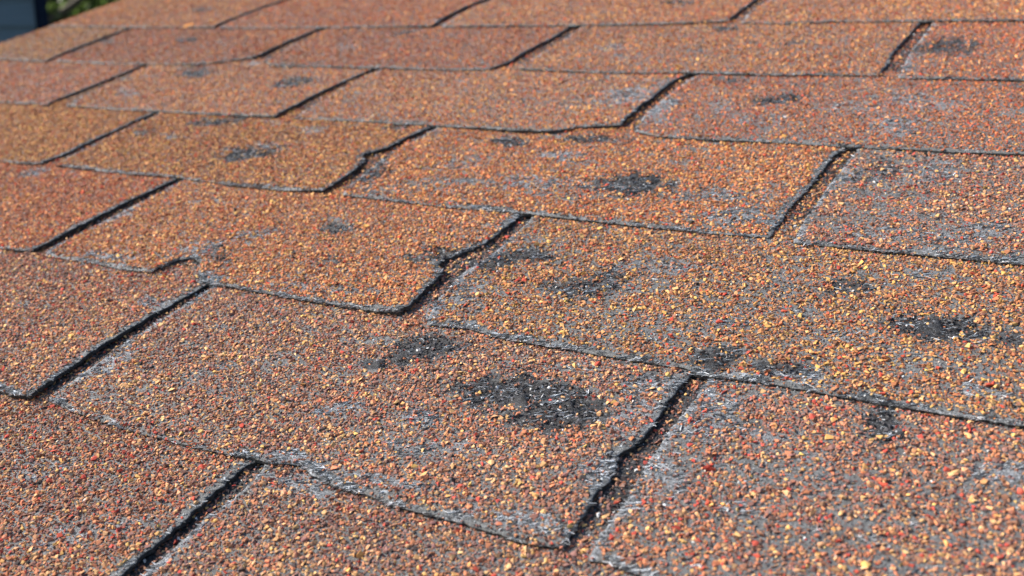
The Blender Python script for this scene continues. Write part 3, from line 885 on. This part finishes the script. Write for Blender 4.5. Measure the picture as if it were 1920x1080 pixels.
m_glass, g, b = mat('window_glass')
b.inputs['Base Color'].default_value = (0.02, 0.03, 0.04, 1); b.inputs['Roughness'].default_value = 0.05
for wx in (-6.4, -3.4):
    wf = part('window', [(wx, wx + 1.2, -.06, -.02, 3.6, 3.68), (wx, wx + 1.2, -.06, -.02, 4.92, 5.0), (wx, wx + .08, -.06, -.02, 3.68, 4.92), (wx + 1.12, wx + 1.2, -.06, -.02, 3.68, 4.92)], m_trim, nb)
    part('pane', [(wx + .08, wx + 1.12, -.045, -.03, 3.68, 4.92)], m_glass, wf)

# ------------------------------------------------------------------ trees behind the roof edge
m_leaf, g, b = mat('tree_leaves')
oi = nn(g, 'ShaderNodeNewGeometry')
g.links.new(ramp(g, oi.outputs['Random Per Island'], [(0.0, (0.05, 0.075, 0.03)), (0.5, (0.08, 0.105, 0.045)), (0.85, (0.11, 0.13, 0.06)), (1.0, (0.16, 0.175, 0.10))]), b.inputs['Base Color'])
b.inputs['Roughness'].default_value = 0.55
tr_ = nn(g, 'ShaderNodeBsdfTranslucent'); tr_.inputs[0].default_value = (0.16, 0.26, 0.06, 1)
ms = nn(g, 'ShaderNodeMixShader'); ms.inputs[0].default_value = 0.42
g.links.new(b.outputs[0], ms.inputs[1]); g.links.new(tr_.outputs[0], ms.inputs[2])
g.links.new(ms.outputs[0], g.nodes['Material Output'].inputs[0])
m_bark = simple_mat('tree_bark', (0.05, 0.04, 0.03), (0.11, 0.09, 0.07), 25, 0.9, 0.6, (1, 1, .2))

def limb(bm, a, b_, r0, r1, n=8, seg=5, wob=.12):
    a = Vector(a); b_ = Vector(b_); ax = (b_ - a); z = ax.normalized()
    x = z.orthogonal().normalized(); y = z.cross(x)
    rings = []
    off = Vector((0, 0, 0))
    for k in range(seg + 1):
        t = k / seg
        if 0 < k: off += Vector((random.uniform(-wob, wob), random.uniform(-wob, wob), 0)) * (1 / seg)
        c = a + ax * t + off; r = r0 + (r1 - r0) * t
        rings.append([bm.verts.new(c + x * math.cos(q * 2 * math.pi / n) * r + y * math.sin(q * 2 * math.pi / n) * r) for q in range(n)])
    for k in range(seg):
        for q in range(n):
            bm.faces.new((rings[k][q], rings[k][(q + 1) % n], rings[k + 1][(q + 1) % n], rings[k + 1][q]))
    return a + ax + off

def tree(loc, H, R_, nleaf, leaf, label, seed):
    random.seed(seed)
    r_ = np.random.default_rng(seed)
    root = empty('tree', loc)
    tag(root, label, 'tree', 'trees beyond the roof edge')
    bm = bmesh.new()
    tip = limb(bm, (0, 0, 0), (0, 0, H * .55), H * .035, H * .018, seg=7, wob=.5)
    cl = []
    for k in range(16):
        an = k * 2.4 + random.uniform(-.4, .4); el = random.uniform(.1, 1.2)
        st = tip * random.uniform(.45, 1)
        rr = R_ * random.uniform(.45, .95)
        en = Vector((math.cos(an) * rr * math.cos(el), math.sin(an) * rr * math.cos(el), H * random.uniform(.22, .92)))
        e2 = limb(bm, st, en, H * .011, H * .003, n=6, seg=4, wob=.3)
        cl.append((e2, R_ * random.uniform(.22, .42)))
        for _ in range(2):
            e3 = e2 + Vector((random.uniform(-1, 1), random.uniform(-1, 1), random.uniform(-.7, .8))) * R_ * .38
            cl.append((e3, R_ * random.uniform(.14, .28)))
    me = bpy.data.meshes.new('trunk'); bm.to_mesh(me); bm.free()
    link('trunk', me, m_bark, root)
    cen = np.array([c[:] for c, _ in cl]); rad = np.array([q for _, q in cl])
    w = rad ** 2; idx = r_.choice(len(cl), nleaf, p=w / w.sum())
    dd = r_.normal(size=(nleaf, 3)); dd /= np.linalg.norm(dd, axis=1)[:, None]
    pp = cen[idx] + dd * (rad[idx] * r_.uniform(.3, 1.05, nleaf) ** .6)[:, None] * np.array([1, 1, .8])
    a = r_.normal(size=(nleaf, 3)); a /= np.linalg.norm(a, axis=1)[:, None]
    b2 = np.cross(a, r_.normal(size=(nleaf, 3))); b2 /= np.linalg.norm(b2, axis=1)[:, None]
    s = leaf * r_.uniform(.7, 1.3, nleaf)[:, None]
    V = np.stack([pp - a * s, pp + b2 * s * .45, pp + a * s, pp - b2 * s * .45], 1).reshape(-1, 3)
    Q = np.arange(nleaf * 4).reshape(-1, 4).astype(np.int32)
    link('crown', mesh_np('crown', V, quads=Q), m_leaf, root)
def ground_at(px, dist):
    d = ray(px, 60); h = Vector((d.x, d.y, 0)).normalized()
    return Vector((CW.x, CW.y, 0)) + h * dist
tree(ground_at(50, 19), 8.5, 3.0, 42000, .085, 'bright green leafy tree right beside the dark blue wall', 3)
tree(ground_at(290, 23), 9.5, 3.2, 34000, .085, 'darker green tree with sky gaps, just above the topmost shingle', 8)
print('granule tris', sum(len(o.data.polygons) for o in col.objects if o.name.startswith('granules')))
